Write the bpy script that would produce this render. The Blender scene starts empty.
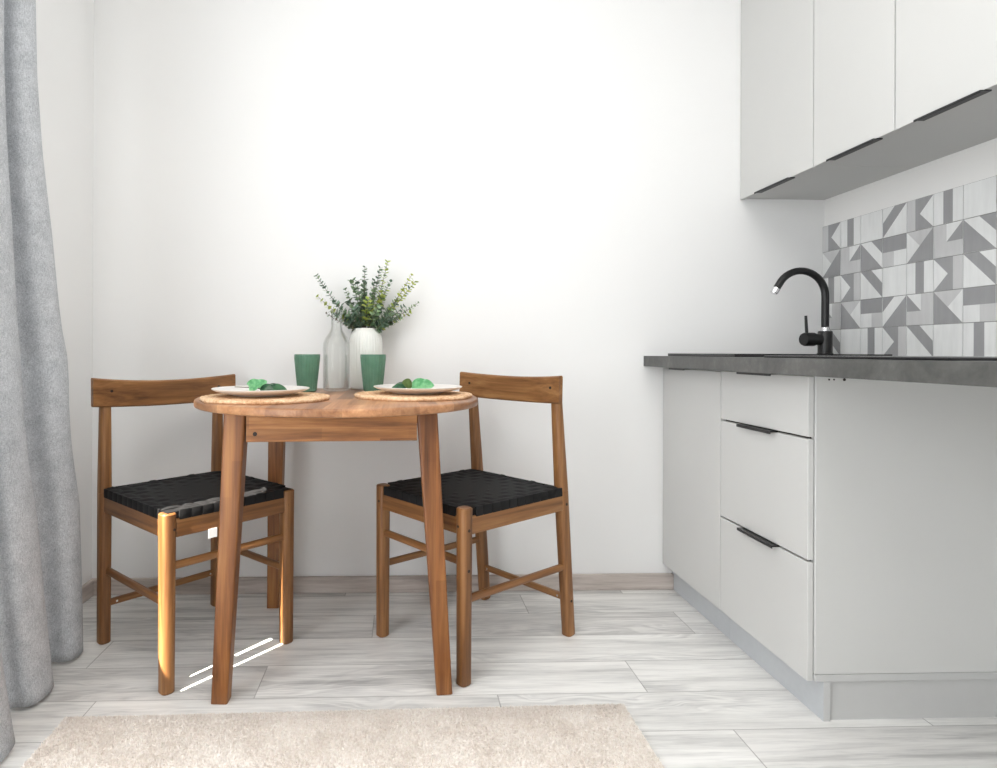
import bpy, bmesh, math, random
from mathutils import Vector, Matrix
C = bpy.context.scene.collection
rnd = random.Random(7)
PI = math.pi

# ------------------------------------------------------------------ materials
def srgb(r, g, b):
    f = lambda c: (c/255/12.92) if c/255 <= .04045 else ((c/255+.055)/1.055)**2.4
    return (f(r), f(g), f(b), 1)

class NT:
    def __init__(s, name):
        s.m = bpy.data.materials.new(name); s.m.use_nodes = True
        s.t = s.m.node_tree; s.b = s.t.nodes['Principled BSDF']
    def n(s, typ, **kw):
        nd = s.t.nodes.new('ShaderNode'+typ)
        for k, v in kw.items():
            if k in nd.inputs.keys() if isinstance(k, str) else False: s.set(nd, k, v)
            else: setattr(nd, k, v)
        return nd
    def set(s, nd, k, v):
        if isinstance(v, bpy.types.NodeSocket): s.t.links.new(v, nd.inputs[k])
        else: nd.inputs[k].default_value = v
    def math(s, op, a, b=0.0, c=None):
        nd = s.t.nodes.new('ShaderNodeMath'); nd.operation = op
        s.set(nd, 0, a); s.set(nd, 1, b)
        if c is not None: s.set(nd, 2, c)
        return nd.outputs[0]
    def obj(s, scale=(1, 1, 1), loc=(0, 0, 0)):
        tc = s.t.nodes.new('ShaderNodeTexCoord'); mp = s.t.nodes.new('ShaderNodeMapping')
        s.t.links.new(tc.outputs['Object'], mp.inputs[0])
        mp.inputs['Scale'].default_value = scale; mp.inputs['Location'].default_value = loc
        return mp.outputs[0]
    def noise(s, vec, scale=5, detail=4, rough=.5, dist=0, w=None):
        nd = s.t.nodes.new('ShaderNodeTexNoise')
        if w is not None: nd.noise_dimensions = '4D'; s.set(nd, 'W', w)
        s.set(nd, 'Vector', vec); s.set(nd, 'Scale', scale); s.set(nd, 'Detail', detail)
        s.set(nd, 'Roughness', rough); s.set(nd, 'Distortion', dist)
        return nd.outputs['Fac']
    def ramp(s, fac, stops, interp='LINEAR'):
        nd = s.t.nodes.new('ShaderNodeValToRGB'); nd.color_ramp.interpolation = interp
        e = nd.color_ramp.elements
        while len(e) < len(stops): e.new(.5)
        for i, (p, c) in enumerate(stops): e[i].position = p; e[i].color = c
        s.set(nd, 0, fac); return nd.outputs[0]
    def mix(s, fac, a, b, mode='MIX'):
        nd = s.t.nodes.new('ShaderNodeMix'); nd.data_type = 'RGBA'; nd.blend_type = mode
        s.set(nd, 0, fac); s.set(nd, 6, a); s.set(nd, 7, b); return nd.outputs[2]
    def bump(s, h, strength=.2, dist=.002):
        nd = s.t.nodes.new('ShaderNodeBump'); s.set(nd, 'Height', h)
        s.set(nd, 'Strength', strength); s.set(nd, 'Distance', dist)
        s.t.links.new(nd.outputs[0], s.b.inputs['Normal'])
    def p(s, **kw):
        for k, v in kw.items(): s.set(s.b, k.replace('_', ' '), v)
        return s.m

def plain(name, col, rough=.5, var=.03, metallic=0, scale=30, spec=.5, bump=0):
    t = NT(name); v = t.noise(t.obj(), scale, 3)
    dk = tuple(c*(1-var) for c in col[:3])+(1,); lt = tuple(min(1, c*(1+var)) for c in col[:3])+(1,)
    t.p(Base_Color=t.ramp(v, [(.3, dk), (.7, lt)]), Roughness=rough, Metallic=metallic)
    t.b.inputs['Specular IOR Level'].default_value = spec
    if bump: t.bump(v, bump, .001)
    return t.m

def wood(name, axis, c1=srgb(80, 47, 22), c2=srgb(132, 89, 50), c3=srgb(162, 119, 74), staves=None, rough=.42):
    t = NT(name)
    st = [34, 34, 34]; st[axis] = 1.6
    oi = t.t.nodes.new('ShaderNodeObjectInfo')
    w = t.math('MULTIPLY', oi.outputs['Random'], 20)
    g = t.noise(t.obj(tuple(st)), 1.0, 6, .6, .6, w=w)
    fine = [160, 160, 160]; fine[axis] = 5
    f2 = t.noise(t.obj(tuple(fine)), 1.0, 3, .6, w=w)
    g2 = t.math('ADD', t.math('MULTIPLY', g, .75), t.math('MULTIPLY', f2, .25))
    col = t.ramp(g2, [(.32, c1), (.5, c2), (.66, c3)])
    if staves:
        tc = t.obj(); sx = t.t.nodes.new('ShaderNodeSeparateXYZ'); t.t.links.new(tc, sx.inputs[0])
        across = t.math('FLOOR', t.math('DIVIDE', sx.outputs[staves[0]], staves[2]))
        wn = t.t.nodes.new('ShaderNodeTexWhiteNoise'); wn.noise_dimensions = '1D'; t.set(wn, 'W', t.math('ADD', across, w))
        al = t.math('FLOOR', t.math('ADD', t.math('DIVIDE', sx.outputs[staves[1]], staves[3]), t.math('MULTIPLY', wn.outputs[0], 7)))
        wn2 = t.t.nodes.new('ShaderNodeTexWhiteNoise'); wn2.noise_dimensions = '2D'
        cb = t.t.nodes.new('ShaderNodeCombineXYZ'); t.set(cb, 0, across); t.set(cb, 1, al)
        t.t.links.new(cb.outputs[0], wn2.inputs['Vector'])
        tone = t.ramp(wn2.outputs[0], [(0, (.62, .56, .5, 1)), (.5, (.95, .92, .9, 1)), (1, (1.25, 1.25, 1.25, 1))])
        col = t.mix(1.0, col, tone, 'MULTIPLY')
    t.p(Base_Color=col, Roughness=rough)
    t.bump(f2, .15, .0006)
    return t.m

M = {}
M['wall'] = plain('wall_paint', (.84, .84, .835, 1), .8, .006, scale=3, spec=.2)
M['wall_side'] = plain('side_wall_paint', (.84, .835, .82, 1), .8, .006, scale=3, spec=.2)
M['ceiling'] = plain('ceiling_paint', (.85, .85, .85, 1), .9, .005, spec=.2)
M['cab'] = plain('cabinet_laminate', srgb(200, 200, 198), .5, .01, scale=4, spec=.35)
M['cab_edge'] = plain('cabinet_edge_band', srgb(188, 188, 187), .5, .01, spec=.35)
M['plinth'] = plain('plinth_laminate', srgb(187, 190, 193), .45, .02, scale=60, spec=.4)
M['black'] = plain('black_powder_coat', srgb(17, 17, 18), .38, .1, spec=.5)
M['black_gloss'] = plain('black_composite', srgb(24, 24, 25), .25, .1, scale=200)
M['recess_gap_shade'] = plain('screw_recess_and_gap_shade', srgb(38, 28, 22), .7, .1)  # screw recesses, plus the strips that paint shade into door and drawer gaps
M['chrome'] = plain('chrome', (.85, .85, .86, 1), .12, .01, metallic=1)
M['wood_z'] = wood('chair_wood_upright', 2)
M['wood_x'] = wood('chair_wood_crosswise', 0)
M['wood_y'] = wood('chair_wood_lengthwise', 1)
TW = dict(c1=srgb(88, 51, 24), c2=srgb(148, 99, 55), c3=srgb(180, 132, 84))
M['table_leg'] = wood('table_leg_wood', 2, srgb(76, 42, 18), srgb(130, 81, 40), srgb(160, 110, 60), staves=(0, 2, .03, .6))
M['apron_x'] = wood('apron_wood_long', 0, staves=(2, 0, .027, .22), **TW)
M['apron_y'] = wood('apron_wood_cross', 1, staves=(2, 1, .027, .22), **TW)
M['top'] = wood('table_top_wood', 1, srgb(122, 80, 52), srgb(162, 116, 80), srgb(184, 140, 102), staves=(0, 1, .045, .28), rough=.35)
M['webbing'] = plain('black_webbing', srgb(10, 10, 12), .7, .3, scale=300, spec=.35, bump=.3)
M['paper'] = plain('paper_tag', srgb(225, 225, 226), .8, .02)
M['plate'] = plain('stoneware_glaze', srgb(224, 219, 214), .3, .02, scale=40)
M['vase'] = plain('vase_glaze', srgb(226, 227, 222), .3, .01)

def mat_floor():
    t = NT('grey_oak_laminate')
    tc = t.obj(); s = t.t.nodes.new('ShaderNodeSeparateXYZ'); t.t.links.new(tc, s.inputs[0])
    x, y = s.outputs[0], s.outputs[1]
    ry = t.math('DIVIDE', t.math('SUBTRACT', y, 1.393-.16*20), .16)
    row = t.math('FLOOR', ry); fy = t.math('FRACT', ry)
    # joint offset of each row: rows 19.. 24 are the visible ones
    L = 1.0
    offs = {19: .764, 20: .241, 21: .628, 22: .135, 23: .907, 24: .42}
    # measured joints per row, others from noise
    wn = t.t.nodes.new('ShaderNodeTexWhiteNoise'); wn.noise_dimensions = '1D'; t.set(wn, 'W', row)
    off = wn.outputs[0]
    for r, o in offs.items():
        is_r = t.math('COMPARE', row, float(r), .3)
        off = t.math('ADD', t.math('MULTIPLY', off, t.math('SUBTRACT', 1.0, is_r)), t.math('MULTIPLY', is_r, o % L))
    rx = t.math('DIVIDE', t.math('ADD', t.math('SUBTRACT', x, off), 20.0), L)
    colm = t.math('FLOOR', rx); fx = t.math('FRACT', rx)
    idv = t.math('ADD', t.math('MULTIPLY', row, 3.17), t.math('MULTIPLY', colm, 7.31))
    wn2 = t.t.nodes.new('ShaderNodeTexWhiteNoise'); wn2.noise_dimensions = '1D'; t.set(wn2, 'W', idv)
    tone = wn2.outputs[0]
    warp = t.noise(t.obj((1.6, 5, 1)), 1.5, 3, .5, 0, w=idv)
    # cathedral grain: stretched rings
    cb = t.t.nodes.new('ShaderNodeCombineXYZ')
    t.set(cb, 0, t.math('MULTIPLY', x, 1.3)); t.set(cb, 1, t.math('ADD', t.math('MULTIPLY', y, 15.0), t.math('MULTIPLY', warp, 3.0))); t.set(cb, 2, 0.0)
    g1 = t.noise(cb.outputs[0], 1.0, 3, .5, .8, w=idv)
    rings = t.math('FRACT', t.math('MULTIPLY', g1, 9.0))
    rings = t.math('ABSOLUTE', t.math('SUBTRACT', rings, .5))
    g2 = t.noise(t.obj((1.8, 26, 1)), 1.0, 6, .65, .3, w=idv)
    g3 = t.noise(t.obj((7, 130, 1)), 1.0, 4, .7, .2, w=idv)
    patch = t.noise(t.obj((1.6, 8, 1)), 1.0, 2, .5, 0, w=t.math('ADD', idv, 4.0))
    base = t.ramp(g2, [(.32, srgb(186, 185, 184)), (.44, srgb(222, 221, 219)), (.58, srgb(240, 239, 237))])
    rm = t.math('MULTIPLY', t.math('MULTIPLY', rings, t.math('SUBTRACT', 1.0, g3)), 1.25)
    pm = t.ramp(patch, [(.42, (0, 0, 0, 1)), (.6, (1, 1, 1, 1))])
    rm = t.math('MULTIPLY', rm, pm)
    col = t.mix(rm, base, srgb(128, 127, 129))
    sp = t.ramp(g3, [(.36, (.80, .80, .81, 1)), (.5, (1, 1, 1, 1))])
    col = t.mix(.55, col, sp, 'MULTIPLY')
    tn = t.ramp(tone, [(0, (.88, .87, .86, 1)), (.5, (.97, .97, .96, 1)), (1, (1.04, 1.04, 1.03, 1))])
    col = t.mix(1.0, col, tn, 'MULTIPLY')
    sy = t.math('ADD', t.math('LESS_THAN', fy, .010), t.math('GREATER_THAN', fy, .995))
    sx = t.math('LESS_THAN', fx, .0028)
    seam = t.math('MINIMUM', t.math('ADD', sy, sx), 1.0)
    col = t.mix(t.math('MULTIPLY', seam, .6), col, srgb(128, 124, 120))
    t.p(Base_Color=col, Roughness=.42); t.b.inputs['Specular IOR Level'].default_value = .4
    t.bump(t.math('SUBTRACT', g3, t.math('MULTIPLY', seam, 1.5)), .15, .001)
    return t.m
M['floor'] = mat_floor()

def mat_skirt():
    t = NT('skirting_laminate')
    g = t.noise(t.obj((3, 3, 40)), 1.0, 5, .6, .4)
    t.p(Base_Color=t.ramp(g, [(.35, srgb(160, 149, 142)), (.55, srgb(194, 184, 177)), (.7, srgb(208, 200, 194))]), Roughness=.5)
    return t.m
M['skirt'] = mat_skirt()

def mat_counter():
    t = NT('grey_stone_worktop')
    a = t.noise(t.obj(), 9, 8, .65, .6); b = t.noise(t.obj(), 70, 4, .6)
    v = t.math('ADD', t.math('MULTIPLY', a, .7), t.math('MULTIPLY', b, .3))
    t.p(Base_Color=t.ramp(v, [(.35, srgb(64, 65, 63)), (.55, srgb(86, 86, 84)), (.68, srgb(108, 107, 105))]), Roughness=.45)
    t.bump(b, .1, .0006)
    return t.m
M['counter'] = mat_counter()

def mat_tile(name, c):
    t = NT(name)
    n = t.noise(t.obj((1, 60, 8)), 1.0, 4, .6, .2); m = t.noise(t.obj(), 7, 3)
    dk = tuple(v*.92 for v in c[:3])+(1,); lt = tuple(min(1, v*1.06) for v in c[:3])+(1,)
    v = t.math('ADD', t.math('MULTIPLY', n, .5), t.math('MULTIPLY', m, .5))
    t.p(Base_Color=t.ramp(v, [(.35, dk), (.65, lt)]), Roughness=.35)
    return t.m
M['t_light'] = mat_tile('tile_light', srgb(228, 229, 228))
M['t_mid'] = mat_tile('tile_mid', srgb(200, 200, 200))
M['t_dark'] = mat_tile('tile_dark', srgb(152, 152, 153))
M['grout'] = plain('grout', srgb(140, 140, 138), .9, .05)

def mat_curtain():
    t = NT('grey_linen')
    a = t.noise(t.obj((260, 260, 500)), 1.0, 2, .7); b = t.noise(t.obj((600, 600, 120)), 1.0, 2, .7)
    c = t.noise(t.obj(), 22, 5, .7)
    v = t.math('ADD', t.math('ADD', t.math('MULTIPLY', a, .38), t.math('MULTIPLY', b, .38)), t.math('MULTIPLY', c, .24))
    t.p(Base_Color=t.ramp(v, [(.38, srgb(150, 153, 157)), (.5, srgb(181, 184, 188)), (.62, srgb(208, 211, 214))]), Roughness=.95)
    t.b.inputs['Specular IOR Level'].default_value = .1
    t.bump(v, .4, .001)
    return t.m
M['curtain'] = mat_curtain()

def mat_rug(name, a, b, c):
    t = NT(name); n = t.noise(t.obj(), 160, 4, .7); m = t.noise(t.obj(), 9, 3)
    v = t.math('ADD', t.math('MULTIPLY', n, .7), t.math('MULTIPLY', m, .3))
    t.p(Base_Color=t.ramp(v, [(.38, a), (.5, b), (.62, c)]), Roughness=1.0)
    t.b.inputs['Specular IOR Level'].default_value = .05
    return t.m
M['rug'] = mat_rug('beige_pile', srgb(224, 215, 206), srgb(238, 231, 224), srgb(247, 243, 238))

def mat_mat():
    t = NT('woven_seagrass'); n = t.noise(t.obj(), 110, 4, .7); m = t.noise(t.obj(), 14, 3)
    v = t.math('ADD', t.math('MULTIPLY', n, .6), t.math('MULTIPLY', m, .4))
    t.p(Base_Color=t.ramp(v, [(.36, srgb(186, 138, 96)), (.5, srgb(224, 184, 144)), (.62, srgb(240, 212, 178))]), Roughness=.7)
    t.bump(n, .4, .001); return t.m
M['mat'] = mat_mat()

def mat_leaf(name, a, b):
    t = NT(name); n = t.noise(t.obj(), 60, 2)
    t.p(Base_Color=t.ramp(n, [(.4, a), (.6, b)]), Roughness=.5)
    return t.m
M['leaf_d'] = mat_leaf('leaf_dark', srgb(84, 110, 90), srgb(132, 156, 134))
M['leaf_m'] = mat_leaf('leaf_mid', srgb(108, 136, 100), srgb(154, 178, 138))
M['leaf_y'] = mat_leaf('leaf_yellow_green', srgb(146, 168, 70), srgb(200, 208, 112))
M['stem'] = plain('stem_brown', srgb(108, 98, 84), .7, .1)
M['leaf_mint'] = mat_leaf('leaf_mint', srgb(110, 190, 130), srgb(160, 222, 168))
M['leaf_green'] = mat_leaf('leaf_green', srgb(46, 96, 66), srgb(84, 140, 96))
M['leaf_olive'] = mat_leaf('leaf_olive', srgb(98, 124, 62), srgb(128, 152, 88))

def mat_green_glass():
    t = NT('green_pressed_glass')
    v = t.noise(t.obj(), 30, 2)
    t.p(Base_Color=t.ramp(v, [(.3, srgb(122, 166, 142)), (.7, srgb(134, 178, 154))]), Roughness=.12, Transmission_Weight=.55, IOR=1.3)
    return t.m
M['green'] = mat_green_glass()

def mat_clear():
    t = NT('clear_glass'); nt = t.t
    tr = nt.nodes.new('ShaderNodeBsdfTransparent'); tr.inputs[0].default_value = (.985, .99, .985, 1)
    gl = nt.nodes.new('ShaderNodeBsdfGlossy'); gl.inputs['Roughness'].default_value = .04
    lw = nt.nodes.new('ShaderNodeFresnel'); lw.inputs[0].default_value = 1.42
    mx = nt.nodes.new('ShaderNodeMixShader')
    f = t.math('MULTIPLY', lw.outputs[0], .4)
    t.set(mx, 0, f); nt.links.new(tr.outputs[0], mx.inputs[1]); nt.links.new(gl.outputs[0], mx.inputs[2])
    nt.links.new(mx.outputs[0], nt.nodes['Material Output'].inputs[0])
    return t.m
M['clear'] = mat_clear()

# ------------------------------------------------------------------ geometry helpers
def link(name, me, mats, parent=None, label=None, cat=None, group=None, kind=None):
    o = bpy.data.objects.new(name, me); C.objects.link(o)
    if not isinstance(mats, (list, tuple)): mats = [mats]
    if me is not None and len(me.materials) == 0:
        for m in mats: me.materials.append(m)
    if parent is not None: o.parent = parent
    if label: o['label'] = label
    if cat: o['category'] = cat
    if group: o['group'] = group
    if kind: o['kind'] = kind
    return o

def build(name, bm, mats, parent=None, smooth=None, **kw):
    bmesh.ops.recalc_face_normals(bm, faces=bm.faces)
    me = bpy.data.meshes.new(name); bm.to_mesh(me); bm.free()
    if smooth is not None:
        for p in me.polygons: p.use_smooth = True
        if smooth < 180: me.set_sharp_from_angle(angle=math.radians(smooth))
    return link(name, me, mats, parent, **kw)

def thing(name, label, cat, loc=(0, 0, 0), rz=0, group=None):
    o = bpy.data.objects.new(name, None); C.objects.link(o); o.location = loc; o.rotation_euler = (0, 0, rz)
    o['label'] = label; o['category'] = cat
    if group: o['group'] = group
    return o

def box(bm, x0, x1, y0, y1, z0, z1, bev=0, seg=2, mi=0):
    r = bmesh.ops.create_cube(bm, size=1); vs = r['verts']
    for v in vs:
        v.co = Vector(((x0+x1)/2+v.co.x*(x1-x0), (y0+y1)/2+v.co.y*(y1-y0), (z0+z1)/2+v.co.z*(z1-z0)))
    fs = {f for v in vs for f in v.link_faces}
    for f in fs: f.material_index = mi
    if bev:
        es = list({e for v in vs for e in v.link_edges})
        bmesh.ops.bevel(bm, geom=es, offset=bev, segments=seg, affect='EDGES', profile=.6)
    return bm

def B(*a, **k): return box(bmesh.new(), *a, **k)

def sweep(bm, secs, cap=True):
    """secs: list of rings (lists of Vectors of equal length)"""
    rings = [[bm.verts.new(p) for p in ring] for ring in secs]
    n = len(rings[0])
    for a, b in zip(rings, rings[1:]):
        for i in range(n): bm.faces.new((a[i], a[(i+1) % n], b[(i+1) % n], b[i]))
    if cap: bm.faces.new(rings[0][::-1]); bm.faces.new(rings[-1])
    return bm

def bar(bm, p, q, w0, d0, w1=None, d1=None, xdir=(1, 0, 0), power=4, n=20, rnd_end=.0, steps=1):
    """superellipse bar from p to q, width along xdir, depth across; power 2 round .. 8 square"""
    p, q = Vector(p), Vector(q); w1 = w1 or w0; d1 = d1 or d0
    z = (q-p).normalized(); x = Vector(xdir); x = (x-z*x.dot(z)).normalized(); y = z.cross(x)
    L = (q-p).length
    ts = [0.0]+([rnd_end/L] if rnd_end else [])+[i/steps for i in range(1, steps)]+([1-rnd_end/L] if rnd_end else [])+[1.0]
    ts = sorted(set(ts)); secs = []
    for t in ts:
        sc = 1.0
        if rnd_end and (t == 0 or t == 1): sc = 1-rnd_end*2/max(w0, .001)*.8
        w = (w0+(w1-w0)*t)*sc/2; d = (d0+(d1-d0)*t)*sc/2
        ring = []
        for i in range(n):
            a = 2*PI*i/n+PI/n; c, s_ = math.cos(a), math.sin(a)
            ring.append(p+z*(t*L)+x*(w*math.copysign(abs(c)**(2/power), c))+y*(d*math.copysign(abs(s_)**(2/power), s_)))
        secs.append(ring)
    return sweep(bm, secs)

def tube(bm, pts, r, n=12, cap=True):
    pts = [Vector(p) for p in pts]; m = len(pts)
    rs = r if isinstance(r, (list, tuple)) else [r]*m
    t0 = (pts[1]-pts[0]).normalized()
    up = Vector((0, 0, 1)) if abs(t0.z) < .9 else Vector((1, 0, 0))
    x = (up-t0*up.dot(t0)).normalized(); secs = []
    for i, p in enumerate(pts):
        t = (pts[min(i+1, m-1)]-pts[max(i-1, 0)]).normalized()
        x = (x-t*x.dot(t)).normalized(); y = t.cross(x)
        secs.append([p+(x*math.cos(2*PI*k/n)+y*math.sin(2*PI*k/n))*rs[i] for k in range(n)])
    return sweep(bm, secs, cap)

def lathe(bm, prof, n=48, rad=None, c=(0, 0, 0)):
    """prof: (r,z) list, first/last r==0 closes; rad(a, r, z) modulates the radius"""
    rings = []
    for r, z in prof:
        if r <= 1e-6: rings.append([bm.verts.new((c[0], c[1], c[2]+z))])
        else:
            ring = []
            for i in range(n):
                a = 2*PI*i/n; rr = rad(a, r, z) if rad else r
                ring.append(bm.verts.new((c[0]+rr*math.cos(a), c[1]+rr*math.sin(a), c[2]+z)))
            rings.append(ring)
    for a, b in zip(rings, rings[1:]):
        for i in range(n):
            j = (i+1) % n
            if len(a) == 1 and len(b) == 1: continue
            if len(a) == 1: bm.faces.new((a[0], b[i], b[j]))
            elif len(b) == 1: bm.faces.new((a[i], a[j], b[0]))
            else: bm.faces.new((a[i], a[j], b[j], b[i]))
    return bm

def S(name, bm, m, **k): return build(name, bm, m, kind='structure', **k)

# ------------------------------------------------------------------ room
D, W, XL = 2.236, 1.5666, -1.108
H = 2.7; YN = -2.6
S('floor', B(XL-.12, W+.1, YN, D+.1, -.06, 0), M['floor'])
S('ceiling', B(XL-.12, W+.1, YN, D+.1, H, H+.08), M['ceiling'])
S('wall_back', B(XL-.12, W+.1, D, D+.1, 0, H), M['wall'])
S('wall_right', B(W, W+.1, YN, D, 0, H), M['wall_side'])
S('wall_rear', B(XL-.12, W+.1, YN-.1, YN, 0, H), M['wall'])
WY0, WY1, WZ0, WZ1 = .797, 1.36, .93, 2.25
bm = bmesh.new()
box(bm, XL-.12, XL, YN, WY0, 0, H); box(bm, XL-.12, XL, WY1, D, 0, H)
box(bm, XL-.12, XL, WY0, WY1, 0, WZ0); box(bm, XL-.12, XL, WY0, WY1, WZ1, H)
S('wall_left', bm, M['wall'])
bm = bmesh.new()
for a in ((WY0, WY0+.03, WZ0, WZ1), (WY1-.04, WY1, WZ0, WZ1), (WY0, WY1, WZ1-.04, WZ1)):
    box(bm, XL-.10, XL-.05, *a, bev=.004)
win = S('window_1', bm, M['ceiling'])
build('sun_blocker', B(XL-.115, XL-.105, WY0, WY1, 1.86, WZ1), M['ceiling'], win)  # unseen panel added to cut off the upper part of the sun slit
def skirting(name, pts_box, axis):
    S(name, B(*pts_box, bev=.004), M['skirt'])
skirting('baseboard_back', (XL, .997, D-.014, D, 0, .058), 0)
skirting('baseboard_left', (XL, XL+.014, -1.0, D-.014, 0, .058), 1)

# ------------------------------------------------------------------ camera
cam = bpy.data.cameras.new('camera'); co = bpy.data.objects.new('camera', cam); C.objects.link(co)
f, yaw, ppx, ppy, roll = 614.6932, .0359, 425.3348, 351.7982, .004
cam.sensor_fit = 'HORIZONTAL'; cam.sensor_width = 36; cam.lens = f/997*36
cam.shift_x = (498.5-ppx)/997; cam.shift_y = (ppy-384)/997
cam.clip_start = .02
fw = Vector((math.sin(yaw), math.cos(yaw), 0)); r0 = Vector((math.cos(yaw), -math.sin(yaw), 0)); u0 = Vector((0, 0, 1))
cr = r0*math.cos(roll)+u0*math.sin(roll); cu = -r0*math.sin(roll)+u0*math.cos(roll)
m = Matrix((cr, cu, -fw)).transposed().to_4x4(); m.translation = Vector((0, 0, .87))
co.matrix_world = m
bpy.context.scene.camera = co

# ------------------------------------------------------------------ base cabinets
XF, XP, LS, LB, ZF, ZT = .958, .9956, 1.822, 1.418, .094, .820
XC0 = XF+.0155
def edge_pull(y0, y1, x, z, parent):
    bm = box(bmesh.new(), x-.016, x+.004, y0, y1, z-.0015, z+.0015, bev=.0005, seg=1)
    box(bm, x-.017, x-.0145, y0, y1, z-.006, z+.0015, bev=.0008, seg=1)
    return build('handle', bm, M['black'], parent, label='slim black edge pull')

G = 'grey lower cabinets under the worktop'
c1 = thing('base_cabinet', 'grey lower cabinet with one tall plain door in the corner by the white back wall', 'cabinet', (XC0, LS, 0), group=G)
def rel(o, *b):
    x, y, z = o.location
    return (b[0]-x, b[1]-x, b[2]-y, b[3]-y, b[4]-z, b[5]-z)
build('carcass', B(*rel(c1, XC0+.0008, W-.001, LS+.001, D-.001, ZF+.02, ZT-.004)), M['cab'], c1)
d = build('door', B(*rel(c1, XF, XC0, LS+.002, D-.004, ZF, ZT-.006), bev=.0012, seg=1), M['cab'], c1)
edge_pull(2.03-LS, 2.15-LS, XF-XC0, ZT-.003, d)
build('plinth', B(*rel(c1, XP, XP+.016, 1.835, D-.001, 0, ZF+.02)), M['plinth'], c1, label='pale blue-grey plinth board')
c2 = thing('base_cabinet', 'grey lower cabinet with three drawer fronts and bare end panel facing the room', 'cabinet', (XC0, LB, 0), group=G)
build('carcass', B(*rel(c2, XC0+.02, W-.001, LB+.017, LS-.001, ZF+.02, ZT-.004)), M['cab'], c2)
build('end_panel', B(*rel(c2, XC0+.001, W-.001, LB, LB+.016, ZF+.017, ZT-.0005), bev=.001, seg=1), M['cab'], c2)
build('bottom_board', B(*rel(c2, XC0+.001, W-.001, LB-.001, LS-.001, ZF, ZF+.0165), bev=.0006, seg=1), M['cab_edge'], c2, label='slightly lighter board edge under the end panel')
for z0, z1, hy in ((.672, ZT-.0045, (1.545, 1.705)), (.3805, .6665, (1.545, 1.705)), (ZF, .3755, (1.535, 1.70))):
    bm = bmesh.new(); box(bm, *rel(c2, XF, XC0-.0008, LB+.0035, LS-.002, z0, z1), bev=.0012, seg=1)
    d = build('drawer_front', bm, M['cab'], c2)
    edge_pull(hy[0]-LB, hy[1]-LB, XF-XC0, z1+.0015, d)
build('gap_shade_board', B(*rel(c2, XC0-.0005, XC0+.0205, LB+.017, LS-.0008, ZF+.02, ZT-.004)), M['recess_gap_shade'], c2, label='dark board standing in for shade in the drawer gaps')  # dark colour paints the shade inside the drawer gaps
build('plinth', B(*rel(c2, XP, XP+.016, LB+.001, 1.834, 0, ZF-.0005)), M['plinth'], c2, label='pale blue-grey plinth board')
build('side_plinth', B(*rel(c2, XP+.0165, W-.002, LB+.006, LB+.022, 0, ZF-.0005)), M['cab_edge'], c2)
bm = bmesh.new(); box(bm, *rel(c2, XP+.001, XP+.0165, LB-.0005, LB+.001, 0, ZF-.001))
build('plinth_trim', bm, M['cab_edge'], c2)
for hx, r in ((1.006, .0022), (1.018, .002), (1.043, .0034)):
    bm = bmesh.new(); bar(bm, (hx-XC0, -.0012, .808), (hx-XC0, .004, .808), r*2, r*2, power=2, n=12)
    build('screw_hole', bm, M['recess_gap_shade'], c2, label='small dark round hole near the top')

# worktop with a cut-out for the sink
XCt, ZC = .8856, .8582
SX0, SX1, SY0, SY1 = .950, 1.415, 1.73, 2.175      # sink outer rim
hx0, hx1, hy0, hy1 = SX0+.02, SX1-.02, SY0+.02, SY1-.02
bm = bmesh.new()
def slab_hole(bm, x0, x1, y0, y1, z0, z1, hole):
    a, b, c, d_ = hole; xs = [x0, a, b, x1]; ys = [y0, c, d_, y1]
    V = {(i, j, k): bm.verts.new((xs[i], ys[j], (z0, z1)[k])) for i in range(4) for j in range(4) for k in range(2)}
    for i in range(3):
        for j in range(3):
            if i == 1 and j == 1: continue
            for k in range(2): bm.faces.new([V[i, j, k], V[i+1, j, k], V[i+1, j+1, k], V[i, j+1, k]])
    for i in range(3):
        for j in (0, 3): bm.faces.new([V[i, j, 0], V[i+1, j, 0], V[i+1, j, 1], V[i, j, 1]])
        for j in (0, 3): bm.faces.new([V[j, i, 0], V[j, i+1, 0], V[j, i+1, 1], V[j, i, 1]])
    for i in (1, 2):
        bm.faces.new([V[i, 1, 0], V[i, 2, 0], V[i, 2, 1], V[i, 1, 1]])
        bm.faces.new([V[1, i, 0], V[2, i, 0], V[2, i, 1], V[1, i, 1]])
slab_hole(bm, XCt, W-.0005, .45, D-.0005, ZC-.038, ZC, (hx0, hx1, hy0, hy1))
build('worktop', bm, M['counter'], label='dark grey stone-look worktop running along the tiled wall', cat='worktop')

# sink
sk = thing('kitchen_sink', 'black composite sink with a thin raised rim set in the grey worktop', 'sink', (SX0, SY0, ZC))
bm = bmesh.new(); slab_hole(bm, 0, SX1-SX0, 0, SY1-SY0, 0.0003, .0095, (.03, SX1-SX0-.03, .03, SY1-SY0-.03))
build('rim', bm, M['black_gloss'], sk)
bm = bmesh.new()
a0, a1, b0, b1 = .0215, SX1-SX0-.0215, .0215, SY1-SY0-.0215
rings = []
for ins, z in ((0, .0002), (.004, -.030), (.03, -.034)):
    rings.append([Vector((a0+ins, b0+ins, z)), Vector((a1-ins, b0+ins, z)), Vector((a1-ins, b1-ins, z)), Vector((a0+ins, b1-ins, z))])
sweep(bm, rings, cap=False); vs = list(bm.verts)[-4:]; bm.faces.new(vs)
build('bowl', bm, M['black_gloss'], sk)
bm = bmesh.new(); lathe(bm, [(0, -.033), (.035, -.033), (.038, -.0315), (.03, -.031), (0, -.0325)], 24, c=((a0+a1)/2, (b0+b1)/2, 0))
build('drain', bm, M['chrome'], sk)
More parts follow.
